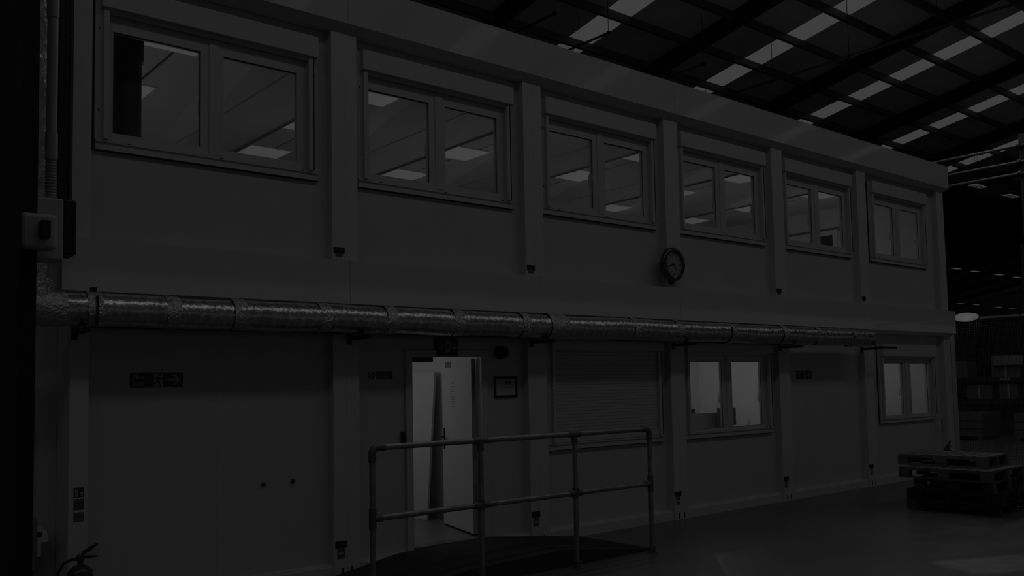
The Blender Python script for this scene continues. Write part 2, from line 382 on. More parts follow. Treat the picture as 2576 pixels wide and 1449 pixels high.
def pillow(name, cx, cy, z, s, label, group, m='lamp', ht=.04):
    t = empty(name, (cx, cy, z), label, 'lamp', group)
    b = B(); n = 9; vs = []
    for j in range(n):
        for i in range(n):
            u = -1 + 2 * i / (n - 1); v = -1 + 2 * j / (n - 1)
            vs.append((cx + u * s / 2, cy + v * s / 2, z - .012 - ht * (1 - u ** 4) * (1 - v ** 4)))
    build('diffuser', b.add(vs, [(j * n + i, j * n + i + 1, (j + 1) * n + i + 1, (j + 1) * n + i) for j in range(n - 1) for i in range(n - 1)], True), m, t)
    build('lamp_tray', B().box(cx - s / 2 - .02, cx + s / 2 + .02, cy - s / 2 - .02, cy + s / 2 + .02, z - .012, z), 'white', t)
    return t
ORD = ['first', 'second', 'third', 'fourth', 'fifth', 'sixth']
ROW = ['front', 'middle', 'rear']
for r, (yy, dx) in enumerate(((1.46, 0.), (3.0, 0.), (4.65, .05))):
    for k in range(6):
        cx = 1.22 + P * k + dx; yy_ = yy - (.3 if (r, k) == (0, 0) else 0)
        pillow('ceiling_panel_lamp', cx, yy_, UC, .61, 'lit square ceiling lamp in %s row above %s upper module from left' % (ROW[r], ORD[k]), 'lamps on the upper office ceiling')
        if k % 2 == 0 or r == 1 or (r, k) == (0, 5): point((cx, yy, UC - 1.15), 26 if (r, k) == (0, 5) else 16)
pipe = empty('boxed_pipe', (.51, .48, 3.0), 'dark boxed pipe with wider collar behind left pane of first upper window', 'pipe')
build('pipe_body', B().lathe((.56, .5, 3.0), (0, 0, 1), [(0, .12), (2.2, .12)], 14), 'dark', pipe)
build('pipe_collar', B().lathe((.565, .5, 4.64), (0, 0, 1), [(0, .133), (.5, .133)], 14), 'dark', pipe)

# ------------------------------------------------------------------ inside the block: ground floor
build('floor_lobby', B().box(.06, XE - .06, .16, 6.3, .1, .152), 'infloor', kind='structure')
build('ceiling_lower', B().box(.06, XE - .06, .16, 6.3, 2.45, 2.5), 'inceil', kind='structure')
build('wall_lower_back', B().box(.06, XE - .06, 5.0, 5.1, .15, 2.45), 'inwall', kind='structure')
build('wall_lobby_left', B().box(2.5, 2.6, .16, 5.0, .15, 2.45), 'inwall', kind='structure')
build('wall_lobby_right', B().box(4.62, 4.72, .16, 5.0, .15, 2.45), 'inwall', kind='structure')
build('wall_lobby_back', B().box(2.6, 4.62, 3.4, 3.5, .15, 2.45), 'inwall', kind='structure')
build('wall_office_left', B().box(7.25, 7.35, .16, 5.0, .15, 2.45), 'inwall', kind='structure')
build('wall_office_right', B().box(11.55, 11.65, .16, 5.0, .15, 2.45), 'inwall', kind='structure')
build('wall_office_back', B().box(7.35, 11.55, 3.0, 3.1, .15, 2.45), 'inwall', kind='structure')
build('wall_end_room', B().box(14.95, XE - .06, .16, 5.0, .15, 2.45), 'inwall', kind='structure')
for (cx, cy, lab, pw) in ((3.0, 1.9, 'lit square ceiling lamp of the lobby behind the open door', 46), (9.4, 1.7, 'lit square ceiling lamp of the ground floor office', 112), (13.3, 1.6, 'lit square ceiling lamp of the end ground floor room', 70)):
    pillow('ceiling_panel_lamp', cx, cy, 2.45, .6, lab, 'lamps on the ground floor ceilings', ht=.05); point((cx, cy, 2.1), pw)

# front door
door = struct('door_1', (3.68, .1, .12))
build('door_frame', B().box(3.16, 3.238, .07, .16, .12, 2.12).box(4.13, 4.215, .07, .16, .12, 2.12).box(3.238, 4.13, .07, .16, 2.057, 2.12), 'frame', door)
build('door_sill', B().box(3.238, 4.13, .02, .16, .1, .16), 'steel', door)
build('closer_bar', B().box(3.242, 3.51, .09, .14, 2.0, 2.056), 'dark', door)
AN = math.radians(75)
lf = Matrix.Translation((4.125, .175, 0)) @ Matrix.Rotation(AN, 4, 'Z')       # x runs from the hinge to the free edge
leaf = build('door_leaf', B().box(0, .92, -.0, .045, .175, 2.045, lf), 'white', door)
build('leaf_edge', B().box(-.006, 0, -.002, .05, .175, 2.045, lf), 'grey', leaf)
build('leaf_brush', B().box(.0, .92, .004, .041, .158, .175, lf), 'gasket', leaf)
b = B().box(.845, .875, .045, .053, 1.03, 1.27, lf).box(.853, .867, .053, .09, 1.16, 1.18, lf).box(.76, .87, .08, .095, 1.158, 1.182, lf)
build('door_handle', b, 'black', leaf)
build('label_plate', B().box(.62, .8, .045, .05, 1.965, 2.03, lf), 'mid', leaf)
for k, z in enumerate((1.78, 1.745, 1.715, 1.685, 1.655, 1.625, 1.60, 1.575, 1.55, 1.52)):
    build('notice_mark', B().box(.50 if k else .54, .62 if k else .6, .045, .047, z, z + (.02 if k == 0 else .008), lf), 'grey', leaf)
for z in (.5, .95, 1.75): build('hinge', B().box(-.009, -.004, .008, .036, z, z + .2, lf), 'mid', door)

bd = build('leaning_panel', B().prism([(4.385, 1.528, .155), (4.27, 3.2, .155), (4.44, 3.2, 1.93), (4.53, 1.528, 1.93)], (.03, 0, 0)), 'white')
tag(bd, 'tall white panel leaning in the lobby, left of the open door leaf', 'panel')

# office furniture seen through the ground floor windows
ds = empty('desk', (10.2, 2.2, .152), 'office desk with dark grey privacy screen behind ground floor window', 'desk')
build('worktop', B().box(9.4, 11.2, 1.7, 2.4, .85, .88), 'grey', ds)
build('privacy_screen', B().box(9.3, 10.8, 1.98, 2.01, .75, 1.222), 'mid', ds)
for x in (9.45, 11.15): build('leg', B().box(x - .03, x + .03, 1.8, 2.3, .152, .85), 'dark', ds)
mo = empty('monitor', (10.84, 1.9, .88), 'black computer monitor turned away on desk behind ground floor window', 'monitor')
build('screen', B().bbox(10.6, 11.08, 1.86, 1.9, 1.0, 1.3, .008), 'dark', mo)
build('stand', B().box(10.81, 10.87, 1.9, 1.93, .88, 1.1).box(10.72, 10.97, 1.82, 1.95, .88, .895), 'black', mo)
cb = empty('filing_cabinet', (10.3, 2.75, .152), 'pale filing cabinet against back wall behind grey privacy screen', 'cabinet')
build('carcass', B().box(9.9, 10.95, 2.55, 2.98, .152, 1.18), 'white', cb)
for z in (.2, .53, .86): build('drawer', B().box(9.93, 10.92, 2.53, 2.55, z, z + .29), 'white', cb)
tag(build('desk_phone', B().bbox(10.73, 10.9, 2.6, 2.75, 1.18, 1.268, .01), 'black'), 'small black box on the filing cabinet, left in the lit office window', 'phone')
dr = struct('door_2', (14.93, 1.2, .15))
build('door_frame', B().box(14.91, 14.95, .68, .74, .15, 2.1).box(14.91, 14.95, 1.6, 1.66, .15, 2.1).box(14.91, 14.95, .74, 1.6, 2.04, 2.1), 'grey', dr)
dl = build('door_leaf', B().box(14.92, 14.949, .745, 1.595, .16, 2.035), 'white', dr)
build('door_handle', B().tube([(14.9, 1.52, 1.52), (14.9, 1.4, 1.52)], .012, 8).tube([(14.92, 1.52, 1.52), (14.9, 1.52, 1.52)], .012, 8), 'mid', dl)

# ------------------------------------------------------------------ signs and small things on the front
def bar(b, p, q, wd, y, t=.0012):
    p = Vector((p[0], p[1])); q = Vector((q[0], q[1])); d = (q - p).normalized(); n = Vector((-d.y, d.x)) * wd / 2
    b.prism([(c.x, y, c.y) for c in (p + n, q + n, q - n, p - n)], (0, -t, 0)); return b
def runner(sign, x0, z0, w, h, y):
    build('doorway_symbol', B().box(x0, x0 + w, y - .001, y, z0, z0 + h), 'glow', sign)
    b = B(); Q = lambda u, v: (x0 + u * w, z0 + v * h)
    c = [(x0 + .66 * w + .085 * h * math.cos(k * .5236), y - .001, z0 + .88 * h + .085 * h * math.sin(k * .5236)) for k in range(12)]
    b.prism(c, (0, -.0012, 0))
    for p, q, t in (((.5, .72), (.42, .42), .17), ((.5, .74), (.2, .7), .07), ((.22, .7), (.08, .56), .07), ((.55, .7), (.74, .58), .07), ((.72, .6), (.98, .6), .07),
                    ((.42, .44), (.34, .26), .1), ((.38, .26), (-.04, .26), .09), ((.48, .46), (.66, .26), .1), ((.64, .28), (.78, .02), .09)):
        bar(b, Q(*p), Q(*q), t * h, y - .001)
    build('running_figure', b, 'sign', sign)
def arrow(sign, cx, cz, L, y, down=False):
    b = B(); R = (lambda u, v: (cx + u * L, cz + v * L)) if not down else (lambda u, v: (cx + v * L, cz - u * L))
    pts = [R(*p) for p in ((-.5, -.1), (.2, -.1), (-.06, -.4), (.2, -.4), (.52, 0), (.2, .4), (-.06, .4), (.2, .1), (-.5, .1))]
    b.prism([(p[0], y, p[1]) for p in pts], (0, -.0012, 0))
    build('arrow', b, 'glow', sign)
def exit_sign(x0, x1, z0, z1, label, down=False):
    y = .064 if down else .097; w = x1 - x0; h = z1 - z0
    s = empty('fire_exit_sign', ((x0 + x1) / 2, .1, z0), label, 'sign', 'fire exit signs on the cabin front')
    build('sign_board', B().box(x0, x1, y, .1, z0, z1), 'sign', s)
    if down:
        text_part('lettering', 'Fire', x0 + .014, y, z0 + h * .58, .052, 'ink', s); text_part('lettering', 'exit', x0 + .014, y, z0 + h * .33, .052, 'ink', s)
        runner(s, x0 + .115, z0 + .04, .075, .12, y); arrow(s, x0 + .23, z0 + .1, .075, y, True)
    else:
        k = h / .123
        text_part('lettering', 'Fire', x0 + .022 * k, y, z0 + h * .57, .06 * k, 'glow', s); text_part('lettering', 'exit', x0 + .022 * k, y, z0 + h * .14, .06 * k, 'glow', s)
        runner(s, x0 + .44 * w, z0 + .06 * h, .17 * w, .88 * h, y); arrow(s, x0 + .815 * w, z0 + .5 * h, .24 * w, y)
exit_sign(.481, .916, 1.788, 1.911, 'black fire exit sign with right arrow on the leftmost solid panel')
exit_sign(3.54, 3.81, 2.065, 2.262, 'black fire exit sign with down arrow above the open door', True)
exit_sign(10.21, 10.63, 1.76, 1.883, 'black fire exit sign with right arrow between the ground floor windows')
ns = empty('no_smoking_sign', (2.88, .1, 1.83), 'small dark no smoking sign beside the open door', 'sign')
b = B()
for k in range(20):
    a0, a1 = 2 * math.pi * k / 20, 2 * math.pi * (k + 1) / 20; c = (2.776, 1.872)
    b.prism([(c[0] + r * math.cos(a), .1, c[1] + r * math.sin(a)) for r, a in ((.031, a0), (.04, a0), (.04, a1), (.031, a1))], (0, -.003, 0))
bar(b, (2.754, 1.894), (2.798, 1.85), .008, .1, .003); bar(b, (2.756, 1.852), (2.796, 1.892), .006, .1, .003)
build('prohibition_symbol', b, 'signred', ns)
build('sign_board', B().box(2.83, 3.018, .097, .1, 1.832, 1.911), 'signred', ns)
text_part('lettering', 'No', 2.9, .097, 1.879, .032, 'glow', ns); text_part('lettering', 'smoking', 2.845, .097, 1.845, .036, 'glow', ns)
sd = empty('alarm_sounder', (4.405, .1, 2.04), 'round black alarm sounder on the panel right of the door', 'alarm')
build('sounder_base', B().lathe((4.405, .1, 2.11), (0, -1, 0), [(0, .07), (.03, .07), (.032, .05)], 24), 'black', sd)
build('sounder_horn', B().lathe((4.405, .07, 2.11), (0, -1, 0), [(0, .05), (.02, .066), (.06, .066), (.066, .05), (.05, .03)], 24), 'black', sd)
pf = empty('picture_frame', (4.485, .1, 1.615), 'black framed notice on the panel right of the open door', 'picture')
build('frame', B().box(4.323, 4.647, .085, .1, 1.82, 1.849).box(4.323, 4.647, .085, .1, 1.615, 1.64).box(4.323, 4.345, .085, .1, 1.64, 1.82).box(4.625, 4.647, .085, .1, 1.64, 1.82), 'black', pf)
build('print', B().box(4.345, 4.625, .094, .1, 1.64, 1.82), 'paper', pf)
b = B().box(4.47, 4.56, .093, .094, 1.76, 1.80).box(4.46, 4.58, .093, .094, 1.725, 1.73).box(4.47, 4.475, .093, .094, 1.69, 1.72).box(4.53, 4.55, .093, .094, 1.67, 1.68)
build('print_marks', b, 'ink', pf)
po = empty('paper_notice', (4.49, .1, 1.36), 'pale sheet with faint plan taped below the framed notice', 'notice')
build('sheet', B().box(4.36, 4.62, .0985, .1, 1.36, 1.6), 'wall', po)
build('plan_drawing', B().box(4.50, 4.505, .0978, .0986, 1.42, 1.52).box(4.5, 4.575, .0978, .0986, 1.515, 1.52).box(4.5, 4.575, .0978, .0986, 1.42, 1.425), 'grey', po)
rd = empty('door_reader', (3.128, .1, 1.187), 'narrow black door entry reader left of the open door', 'reader')
build('reader_body', B().bbox(3.106, 3.152, .065, .1, 1.187, 1.31, .005), 'dark', rd)
build('reader_face', B().box(3.114, 3.144, .062, .065, 1.2, 1.295), 'black', rd)
for k, (x, z, q) in enumerate(((1.641, .914, 'left'), (1.927, .918, 'right'))):
    kb = empty('blanking_cap', (x, .1, z), '%s one of two small round dark caps on the leftmost solid wall' % q, 'cap', 'caps on the leftmost wall')
    build('cap_flange', B().lathe((x, .1, z), (0, -1, 0), [(0, .024), (.005, .024), (.006, .018)], 18), 'mid', kb)
    build('cap_knob', B().lathe((x, .094, z), (0, -1, 0), [(0, .018), (.015, .017), (.02, .01)], 18), 'dark', kb)
for k in range(1, 6):
    x = P * k
    nm = ['first', 'second', 'third', 'fourth', 'fifth'][k - 1]
    t = empty('rating_plate', (x - .07, 0, .18), 'dark rating plate near the floor on %s lower post seam from the left' % nm, 'plate', 'rating plates on the lower posts')
    z = .275 if k == 1 else .295
    build('header_plate', B().box(x - .132, x - .012, -.006, 0, z, z + .06), 'black', t)
    build('data_plate', B().box(x - .112, x - .03, -.003, 0, z - .1, z - .004), 'plate', t)
    build('data_window', B().box(x - .104, x - .042, -.0036, -.003, z - .065, z - .045), 'grey', t)
    t = empty('rating_plate', (x - .07, 0, 3.0), 'dark rating plate just above the belt on %s upper post seam from the left' % nm, 'plate', 'rating plates on the upper posts')
    build('header_plate', B().box(x - .128, x - .012, -.006, 0, 3.03, 3.088), 'black', t)
    build('data_plate', B().box(x - .11, x - .03, -.003, 0, 2.998, 3.026), 'plate', t)
st = empty('sticker_sheet', (.075, 0, .755), 'sheet of three dark extinguisher stickers on the far left post', 'sticker')
build('backing_sheet', B().box(.028, .12, -.001, 0, .755, 1.045), 'post', st)
for (z0, z1, m) in ((.95, 1.026, 'sign'), (.854, .938, 'signred'), (.763, .835, 'plate')):
    build('sticker', B().box(.037, .112, -.002, -.001, z0, z1), m, st)
build('extinguisher_symbol', B().box(.048, .066, -.0028, -.002, .956, 1.005).box(.052, .062, -.0028, -.002, 1.005, 1.014).box(.086, .106, -.0028, -.002, .962, .968).box(.086, .106, -.0028, -.002, .976, .99), 'glow', st)
build('sticker_marks', B().box(.045, .105, -.0026, -.002, .924, .928).box(.05, .06, -.0026, -.002, .865, .875).box(.05, .06, -.0026, -.002, .89, .905).box(.065, .1, -.0026, -.002, .89, .894).box(.045, .105, -.0026, -.002, .775, .78).box(.045, .105, -.0026, -.002, .815, .82), 'mid', st)
es = build('notice_strip', B().box(14.67, 14.74, -.002, 0, .76, 1.0), 'mid'); tag(es, 'narrow grey notice strip on the right end post beside the last window', 'notice')

# wall clock
CX, CZ = 7.19, 3.258
ck = empty('wall_clock', (CX, 0, CZ), 'round wall clock with black rim mounted on the upper front', 'clock')
build('clock_case', B().lathe((CX, 0, CZ), (0, -1, 0), [(0, .16), (.03, .2), (.06, .215)], 40), 'clockrim', ck)
build('clock_bezel', B().lathe((CX, -.06, CZ), (0, -1, 0), [(0, .215), (.02, .222), (.045, .218), (.06, .2), (.066, .182), (.06, .168), (.03, .163)], 44, False), 'clockrim', ck)
build('dial', B().lathe((CX, -.09, CZ), (0, -1, 0), [(0, .168), (.004, .168)], 40), 'dial', ck)
for k in range(12):
    a = 2 * math.pi * k / 12; u = Vector((math.sin(a), math.cos(a)))
    b = B(); bar(b, (CX + u.x * .112, CZ + u.y * .112), (CX + u.x * .15, CZ + u.y * .15), .024 if k % 3 == 0 else .014, -.094); build('numeral_mark', b, 'plate', ck)
def hand(a, L, wd, nm):
    u = Vector((math.sin(a), math.cos(a))); b = B()
    bar(b, (CX - u.x * .035, CZ - u.y * .035), (CX + u.x * L, CZ + u.y * L), wd, -.0955); build(nm, b, 'black', ck)
hand(math.radians(252), .135, .014, 'minute_hand'); hand(math.radians(141), .095, .011, 'hour_hand')

# ------------------------------------------------------------------ foil duct, brackets, cable tray
DY, DZ, DR = -.225, 2.385, .128
du = empty('foil_duct', (5.5, DY, DZ), 'long foil wrapped duct running along the cabin front below the belt', 'duct')
def wrinkled(b, p, q, r, step=.022, n=40, amp=.004):
    p = Vector(p); q = Vector(q); L = (q - p).length; k = max(2, int(L / step)); t = (q - p).normalized(); a = t.orthogonal().normalized()
    if abs(t.x) > .9: a = Vector((0, 0, 1))
    c = t.cross(a); vs = []; ph = random.random() * 9
    for i in range(k + 1):
        d = L * i / k; sag = .004 * math.sin(d * 5 + ph)
        for j in range(n):
            th = 2 * math.pi * j / n
            rr = r + amp * .5 * math.sin(th * 3 + d * 9 + ph) + amp * random.uniform(-.55, .55) * (1.0 if random.random() < .75 else 1.8)
            vs.append(p + t * d + a * (math.cos(th) * rr + sag) + c * math.sin(th) * rr)
    b.add(vs, [(i * n + j, i * n + (j + 1) % n, (i + 1) * n + (j + 1) % n, (i + 1) * n + j) for i in range(k) for j in range(n)], True); return b
joints = [-.12, .10, .69, 1.25, 2.05, 2.75, 3.55, 4.45, 4.93, 6.2, 7.0, 8.1, 9.3, 10.2, 11.2, 11.8]
for a, c in zip(joints[:-1], joints[1:]):
    build('duct_section', wrinkled(B(), (a, DY, DZ + random.uniform(-.003, .003)), (c, DY, DZ), DR + random.uniform(-.004, .003), .03, 40, .0022), 'foil', du)
for x in joints[1:-1]:
    wd = .13 if abs(x - 4.93) < .01 else .055
    build('tape_band', wrinkled(B(), (x - wd, DY, DZ), (x + wd, DY, DZ), DR + .006 + (.006 if wd > .1 else 0), .02, 44, .008), 'tape', du)
b = B().tube([(-.4 + .0, DY, DZ), (-.12, DY, DZ)], DR + .004, 30)
build('duct_elbow', wrinkled(B(), (-.62, DY, DZ), (-.1, DY, DZ), DR + .004, .025, 40, .009), 'tape', du)
build('duct_riser', wrinkled(B(), (-.3, DY, DZ + .06), (-.3, DY, 6.2), .113, .03, 36, .006), 'foil', du)
build('riser_collar', wrinkled(B(), (-.3, DY, DZ + .1), (-.3, DY, DZ + .22), .121, .02, 36, .01), 'tape', du)
build('end_cap', B().lathe((11.8, DY, DZ), (1, 0, 0), [(0, DR + .005), (.02, DR + .005)], 30), 'foil', du)
tb = build('duct_strap', B().box(.085, .125, DY - .02, DY + .02, DZ + DR, DZ + DR + .045).box(.095, .112, DY - DR - .012, DY - DR + .02, DZ - .13, DZ + .1), 'black', du)
ct = empty('cable_tray', (4.0, -.2, 2.2), 'dark slotted cable trunking, deepened to block light, along the underside of the foil duct', 'trunking')
build('trunking', B().box(.16, 9.95, -.085, -.004, 2.262, 2.43), 'strut', ct)  # tall box shape added to block light slipping over and behind the duct
b = B(); x = .34
while x < 7.55: b.box(x, x + .028, -.0858, -.084, 2.268, 2.282); x += .05
o = build('slots', b, 'gasket', ct); o['kind'] = 'stuff'
for k, x in enumerate((.03, 2.47, 4.79, 7.24, 9.66, 11.97)):
    t = empty('duct_bracket', (x, 0, 2.15), 'dark steel bracket under the duct at %s post seam from the left' % (['far left', 'first', 'second', 'third', 'fourth', 'fifth'][k]), 'bracket', 'brackets under the foil duct')
    build('wall_plate', B().box(x - .025, x + .025, -.012, 0, 2.165, 2.26), 'blacksteel', t)
    build('arm', B().box(x - .02, x + .02, -.38, -.012, 2.205, 2.24), 'blacksteel', t)
    if k == 5: build('cross_strut', B().box(x + .03, x + .55, -.33, -.29, 2.222, 2.255), 'blacksteel', t)

# vertical dark strut at the left corner
su = empty('slotted_strut', (-.06, .0, 2.965), 'dark slotted steel strut standing beside the upper left corner post', 'strut')
build('strut_web', B().box(-.108, -.1, -.05, .02, 2.965, 5.15).box(-.108, -.02, .0, .02, 2.965, 5.15).box(-.028, -.02, -.02, .02, 2.965, 5.15), 'strut', su)
b = B(); z = 3.0
while z < 5.1: b.box(-.07, -.055, -.003, .0005, z, z + .03); z += .05
o = build('slots', b, 'gasket', su); o['kind'] = 'stuff'
tag(build('corner_strip', B().box(-.15, -.087, -.05, -.02, 2.5, 2.72), 'grey'), 'short grey cover strip between foil riser and left end of the belt', 'strip')

# ------------------------------------------------------------------ black column with switchgear, near left
cl = empty('steel_column', (-1.2, -3.3, 0), 'black steel column standing close at the left edge', 'column')
build('flange', B().box(-1.2, -.881, -3.02, -3.0, 0, 11.5), 'blacksteel', cl)
build('flange', B().box(-1.4, -1.07, -3.62, -3.6, 0, 11.5), 'blacksteel', cl)
build('web', B().box(-1.21, -1.19, -3.6, -3.02, 0, 11.5), 'blacksteel', cl)
bx = empty('isolator_enclosure', (-.78, -2.9, 2.37), 'grey enclosure with black lid behind the rotary switch on the column', 'enclosure')
build('enclosure_body', B().bbox(-.892, -.762, -2.995, -2.85, 2.372, 2.664, .008), 'swgrey', bx)
build('enclosure_lid', B().bbox(-.763, -.703, -2.99, -2.855, 2.4, 2.666, .01), 'black', bx)
sw = empty('isolator_switch', (-.87, -3.05, 2.4), 'grey isolator switch box with black rotary knob on the black column', 'switch')
build('switch_body', B().bbox(-.965, -.812, -3.1, -3.021, 2.405, 2.567, .018), 'swgrey', sw)
build('rotary_knob', B().bbox(-.892, -.85, -3.15, -3.1, 2.447, 2.531, .008), 'black', sw)
build('cable_gland', B().tube([(-.965, -3.05, 2.49), (-1.0, -3.05, 2.49)], .012, 10).tube([(-1.0, -3.05, 2.49), (-1.02, -3.05, 2.49)], .02, 8), 'mid', sw)
cn = empty('conduit', (-.85, -2.93, 2.64), 'grey conduit pipe dropping into the enclosure beside the black column', 'conduit')
build('conduit_pipe', B().tube([(-.806, -2.93, 2.86), (-.806, -2.93, 6)], .0245, 16), 'conduit', cn)
build('conduit_coupling', B().tube([(-.806, -2.93, 3.55), (-.806, -2.93, 4.2)], .0285, 16), 'conduit', cn)
build('conduit_coupling', B().tube([(-.806, -2.93, 2.86), (-.806, -2.93, 2.99)], .0285, 16), 'conduit', cn)
pts = []; rs = []
for k in range(57):
    u = k / 56; pts.append((-.806 + .0 * math.sin(u * math.pi / 2), -2.93, 2.86 - .195 * u)); rs.append(.027 if k % 4 < 2 else .0215)
build('flexible_conduit', B().tube(pts, rs, 14), 'conduit', cn)

# things on the return wall at far left
dp = empty('paper_dispenser', (-.12, .38, .49), 'pale rounded dispenser with dark opening on the wall right of the column', 'dispenser')
b = B().prism([(-.185, .28, .49), (-.072, .28, .49), (-.072, .28, .62), (-.087, .28, .68), (-.115, .28, .715), (-.185, .28, .725)], (0, .1, 0))
build('dispenser_cover', b, 'white', dp); build('dispenser_side', B().box(-.072, -.067, .27, .38, .49, .62).box(-.125, -.072, .262, .28, .49, .6), 'mid', dp)
build('dispenser_opening', B().lathe((-.14, .28, .66), (0, -1, 0), [(0, .022), (.004, .022)], 16), 'black', dp)
tag(build('wall_cabinet', B().bbox(-.38, -.165, .23, .38, .37, .795, .02), 'mid'), 'pale wall cabinet mostly hidden behind the black column', 'cabinet')
tag(build('whiteboard', B().bbox(-.6, -.172, .35, .38, .99, 1.492, .01), 'white'), 'white board edge showing beside the black column above the dispenser', 'board')

# ------------------------------------------------------------------ fire extinguishers
def extinguisher(x, y, z0, r, h, label, turn=1):
    t = empty('fire_extinguisher', (x, y, z0), label, 'extinguisher', 'fire extinguishers along the cabin front')
    build('cylinder', B().lathe((x, y, z0), (0, 0, 1), [(0, r * .9), (.02, r), (h * .8, r), (h * .9, r * .93), (h * .97, r * .6), (h, r * .28)], 30), 'red', t)
    build('label_band', B().lathe((x, y, z0 + h * .35), (0, 0, 1), [(0, r + .001), (h * .34, r + .001)], 30), 'paper', t)
    build('neck', B().lathe((x, y, z0 + h - .005), (0, 0, 1), [(0, .022), (.035, .022), (.04, .03), (.075, .028), (.085, .015)], 16), 'dark', t)
    build('carry_handle', B().tube([(x + .01, y, z0 + h + .055), (x + .07 * turn, y, z0 + h + .05), (x + .12 * turn, y, z0 + h + .045)], [.013, .01, .006], 10), 'black', t)
    build('squeeze_lever', B().tube([(x + .015 * turn, y, z0 + h + .08), (x + .06 * turn, y, z0 + h + .105), (x + .12 * turn, y, z0 + h + .14)], [.014, .017, .008], 10), 'black', t)
    build('hose', B().tube([(x - .02, y, z0 + h + .04), (x - .06, y, z0 + h + .045), (x - .12, y, z0 + h + .02), (x - .155, y, z0 + h - .04), (x - .165, y, z0 + h - .15), (x - .15, y, z0 + .12)], .011, 10), 'rubber', t)
    return t
extinguisher(.036, -.22, 0, .092, .475, 'dark fire extinguisher standing below the stickers at the far left post')
extinguisher(14.46, -.2, 0, .085, .47, 'small dark fire extinguisher behind the pallet stack near the cabin end', 1)

# ------------------------------------------------------------------ ramp and guard rail
rp = empty('access_ramp', (3.8, -.58, 0), 'black anti slip ramp in front of the open door', 'ramp')
prof = [(2.18, .008), (3.0, .143), (4.1, .168), (5.46, .01), (5.46, 0), (2.18, 0)]
build('ramp_body', B().prism([(x, -1.15, z) for x, z in prof], (0, 1.14, 0)), 'ramp', rp)
for k in range(6):
    y0 = -1.13 + k * .19
    build('grip_strip', B().prism([(4.12, y0, .1662), (5.38, y0, .0198), (5.38, y0 + .16, .0198), (4.12, y0 + .16, .1662)], (0, 0, .003)), 'ramp', rp)
RY = -1.28; PX = [1.945, 3.05, 4.2, 5.28]; T1, T2 = 1.27, .71
hr = empty('guard_rail', (3.6, RY, 0), 'galvanised tube guard rail with four posts beside the ramp', 'railing')
for k, x in enumerate(PX):
    build('post', B().tube([(x, RY, .02), (x, RY, T1 - (.03 if k in (0, 3) else 0))], .0245, 18), 'steel', hr)
    build('floor_flange', B().lathe((x, RY, 0), (0, 0, 1), [(0, .062), (.008, .062), (.012, .034), (.075, .034)], 20), 'fitting', hr)
    for z in (.03, .06): build('flange_screw', B().tube([(x + .03, RY - .01, z), (x + .044, RY - .014, z)], .008, 8), 'steel', hr)
build('top_rail', B().tube([(PX[0] + .03, RY, T1), (PX[-1] - .03, RY, T1)], .0245, 18), 'steel', hr)
for a, c in zip(PX[:-1], PX[1:]): build('middle_rail', B().tube([(a + .03, RY, T2), (c - .03, RY, T2)], .0245, 18), 'steel', hr)
def elbow(x, s):
    pts = [(x, RY, T1 - .115)] + [(x + s * (.05 - .05 * math.cos(a)), RY, T1 - .05 + .05 * math.sin(a)) for a in [k * math.pi / 16 for k in range(9)]] + [(x + s * .115, RY, T1)]
    f = build('elbow_fitting', B().tube(pts, .031, 18), 'fitting', hr)
    for p in ((x + s * .02, RY - .029, T1 - .085), (x + s * .095, RY - .029, T1)): build('grub_screw', B().tube([p, (p[0], p[1] - .006, p[2])], .008, 8), 'steel', f)
elbow(PX[0], 1); elbow(PX[-1], -1)
for x in PX[1:3]:
    f = build('tee_fitting', B().tube([(x - .075, RY, T1), (x + .075, RY, T1)], .031, 18).tube([(x, RY, T1), (x, RY, T1 - .09)], .031, 18), 'fitting', hr)
    build('grub_screw', B().tube([(x + .012, RY - .029, T1 - .07), (x + .012, RY - .036, T1 - .07)], .008, 8), 'steel', f)
    f = build('cross_fitting', B().tube([(x - .08, RY, T2), (x + .08, RY, T2)], .031, 18).tube([(x, RY, T2 - .045), (x, RY, T2 + .045)], .0315, 18), 'fitting', hr)
    build('grub_screw', B().tube([(x + .012, RY - .029, T2 + .015), (x + .012, RY - .036, T2 + .015)], .008, 8), 'steel', f)
for x, s in ((PX[0], 1), (PX[-1], -1)):
    f = build('tee_fitting', B().tube([(x, RY, T2 - .08), (x, RY, T2 + .08)], .031, 18).tube([(x, RY, T2), (x + s * .085, RY, T2)], .031, 18), 'fitting', hr)
    build('grub_screw', B().tube([(x + s * .06, RY - .029, T2), (x + s * .06, RY - .036, T2)], .008, 8), 'steel', f)

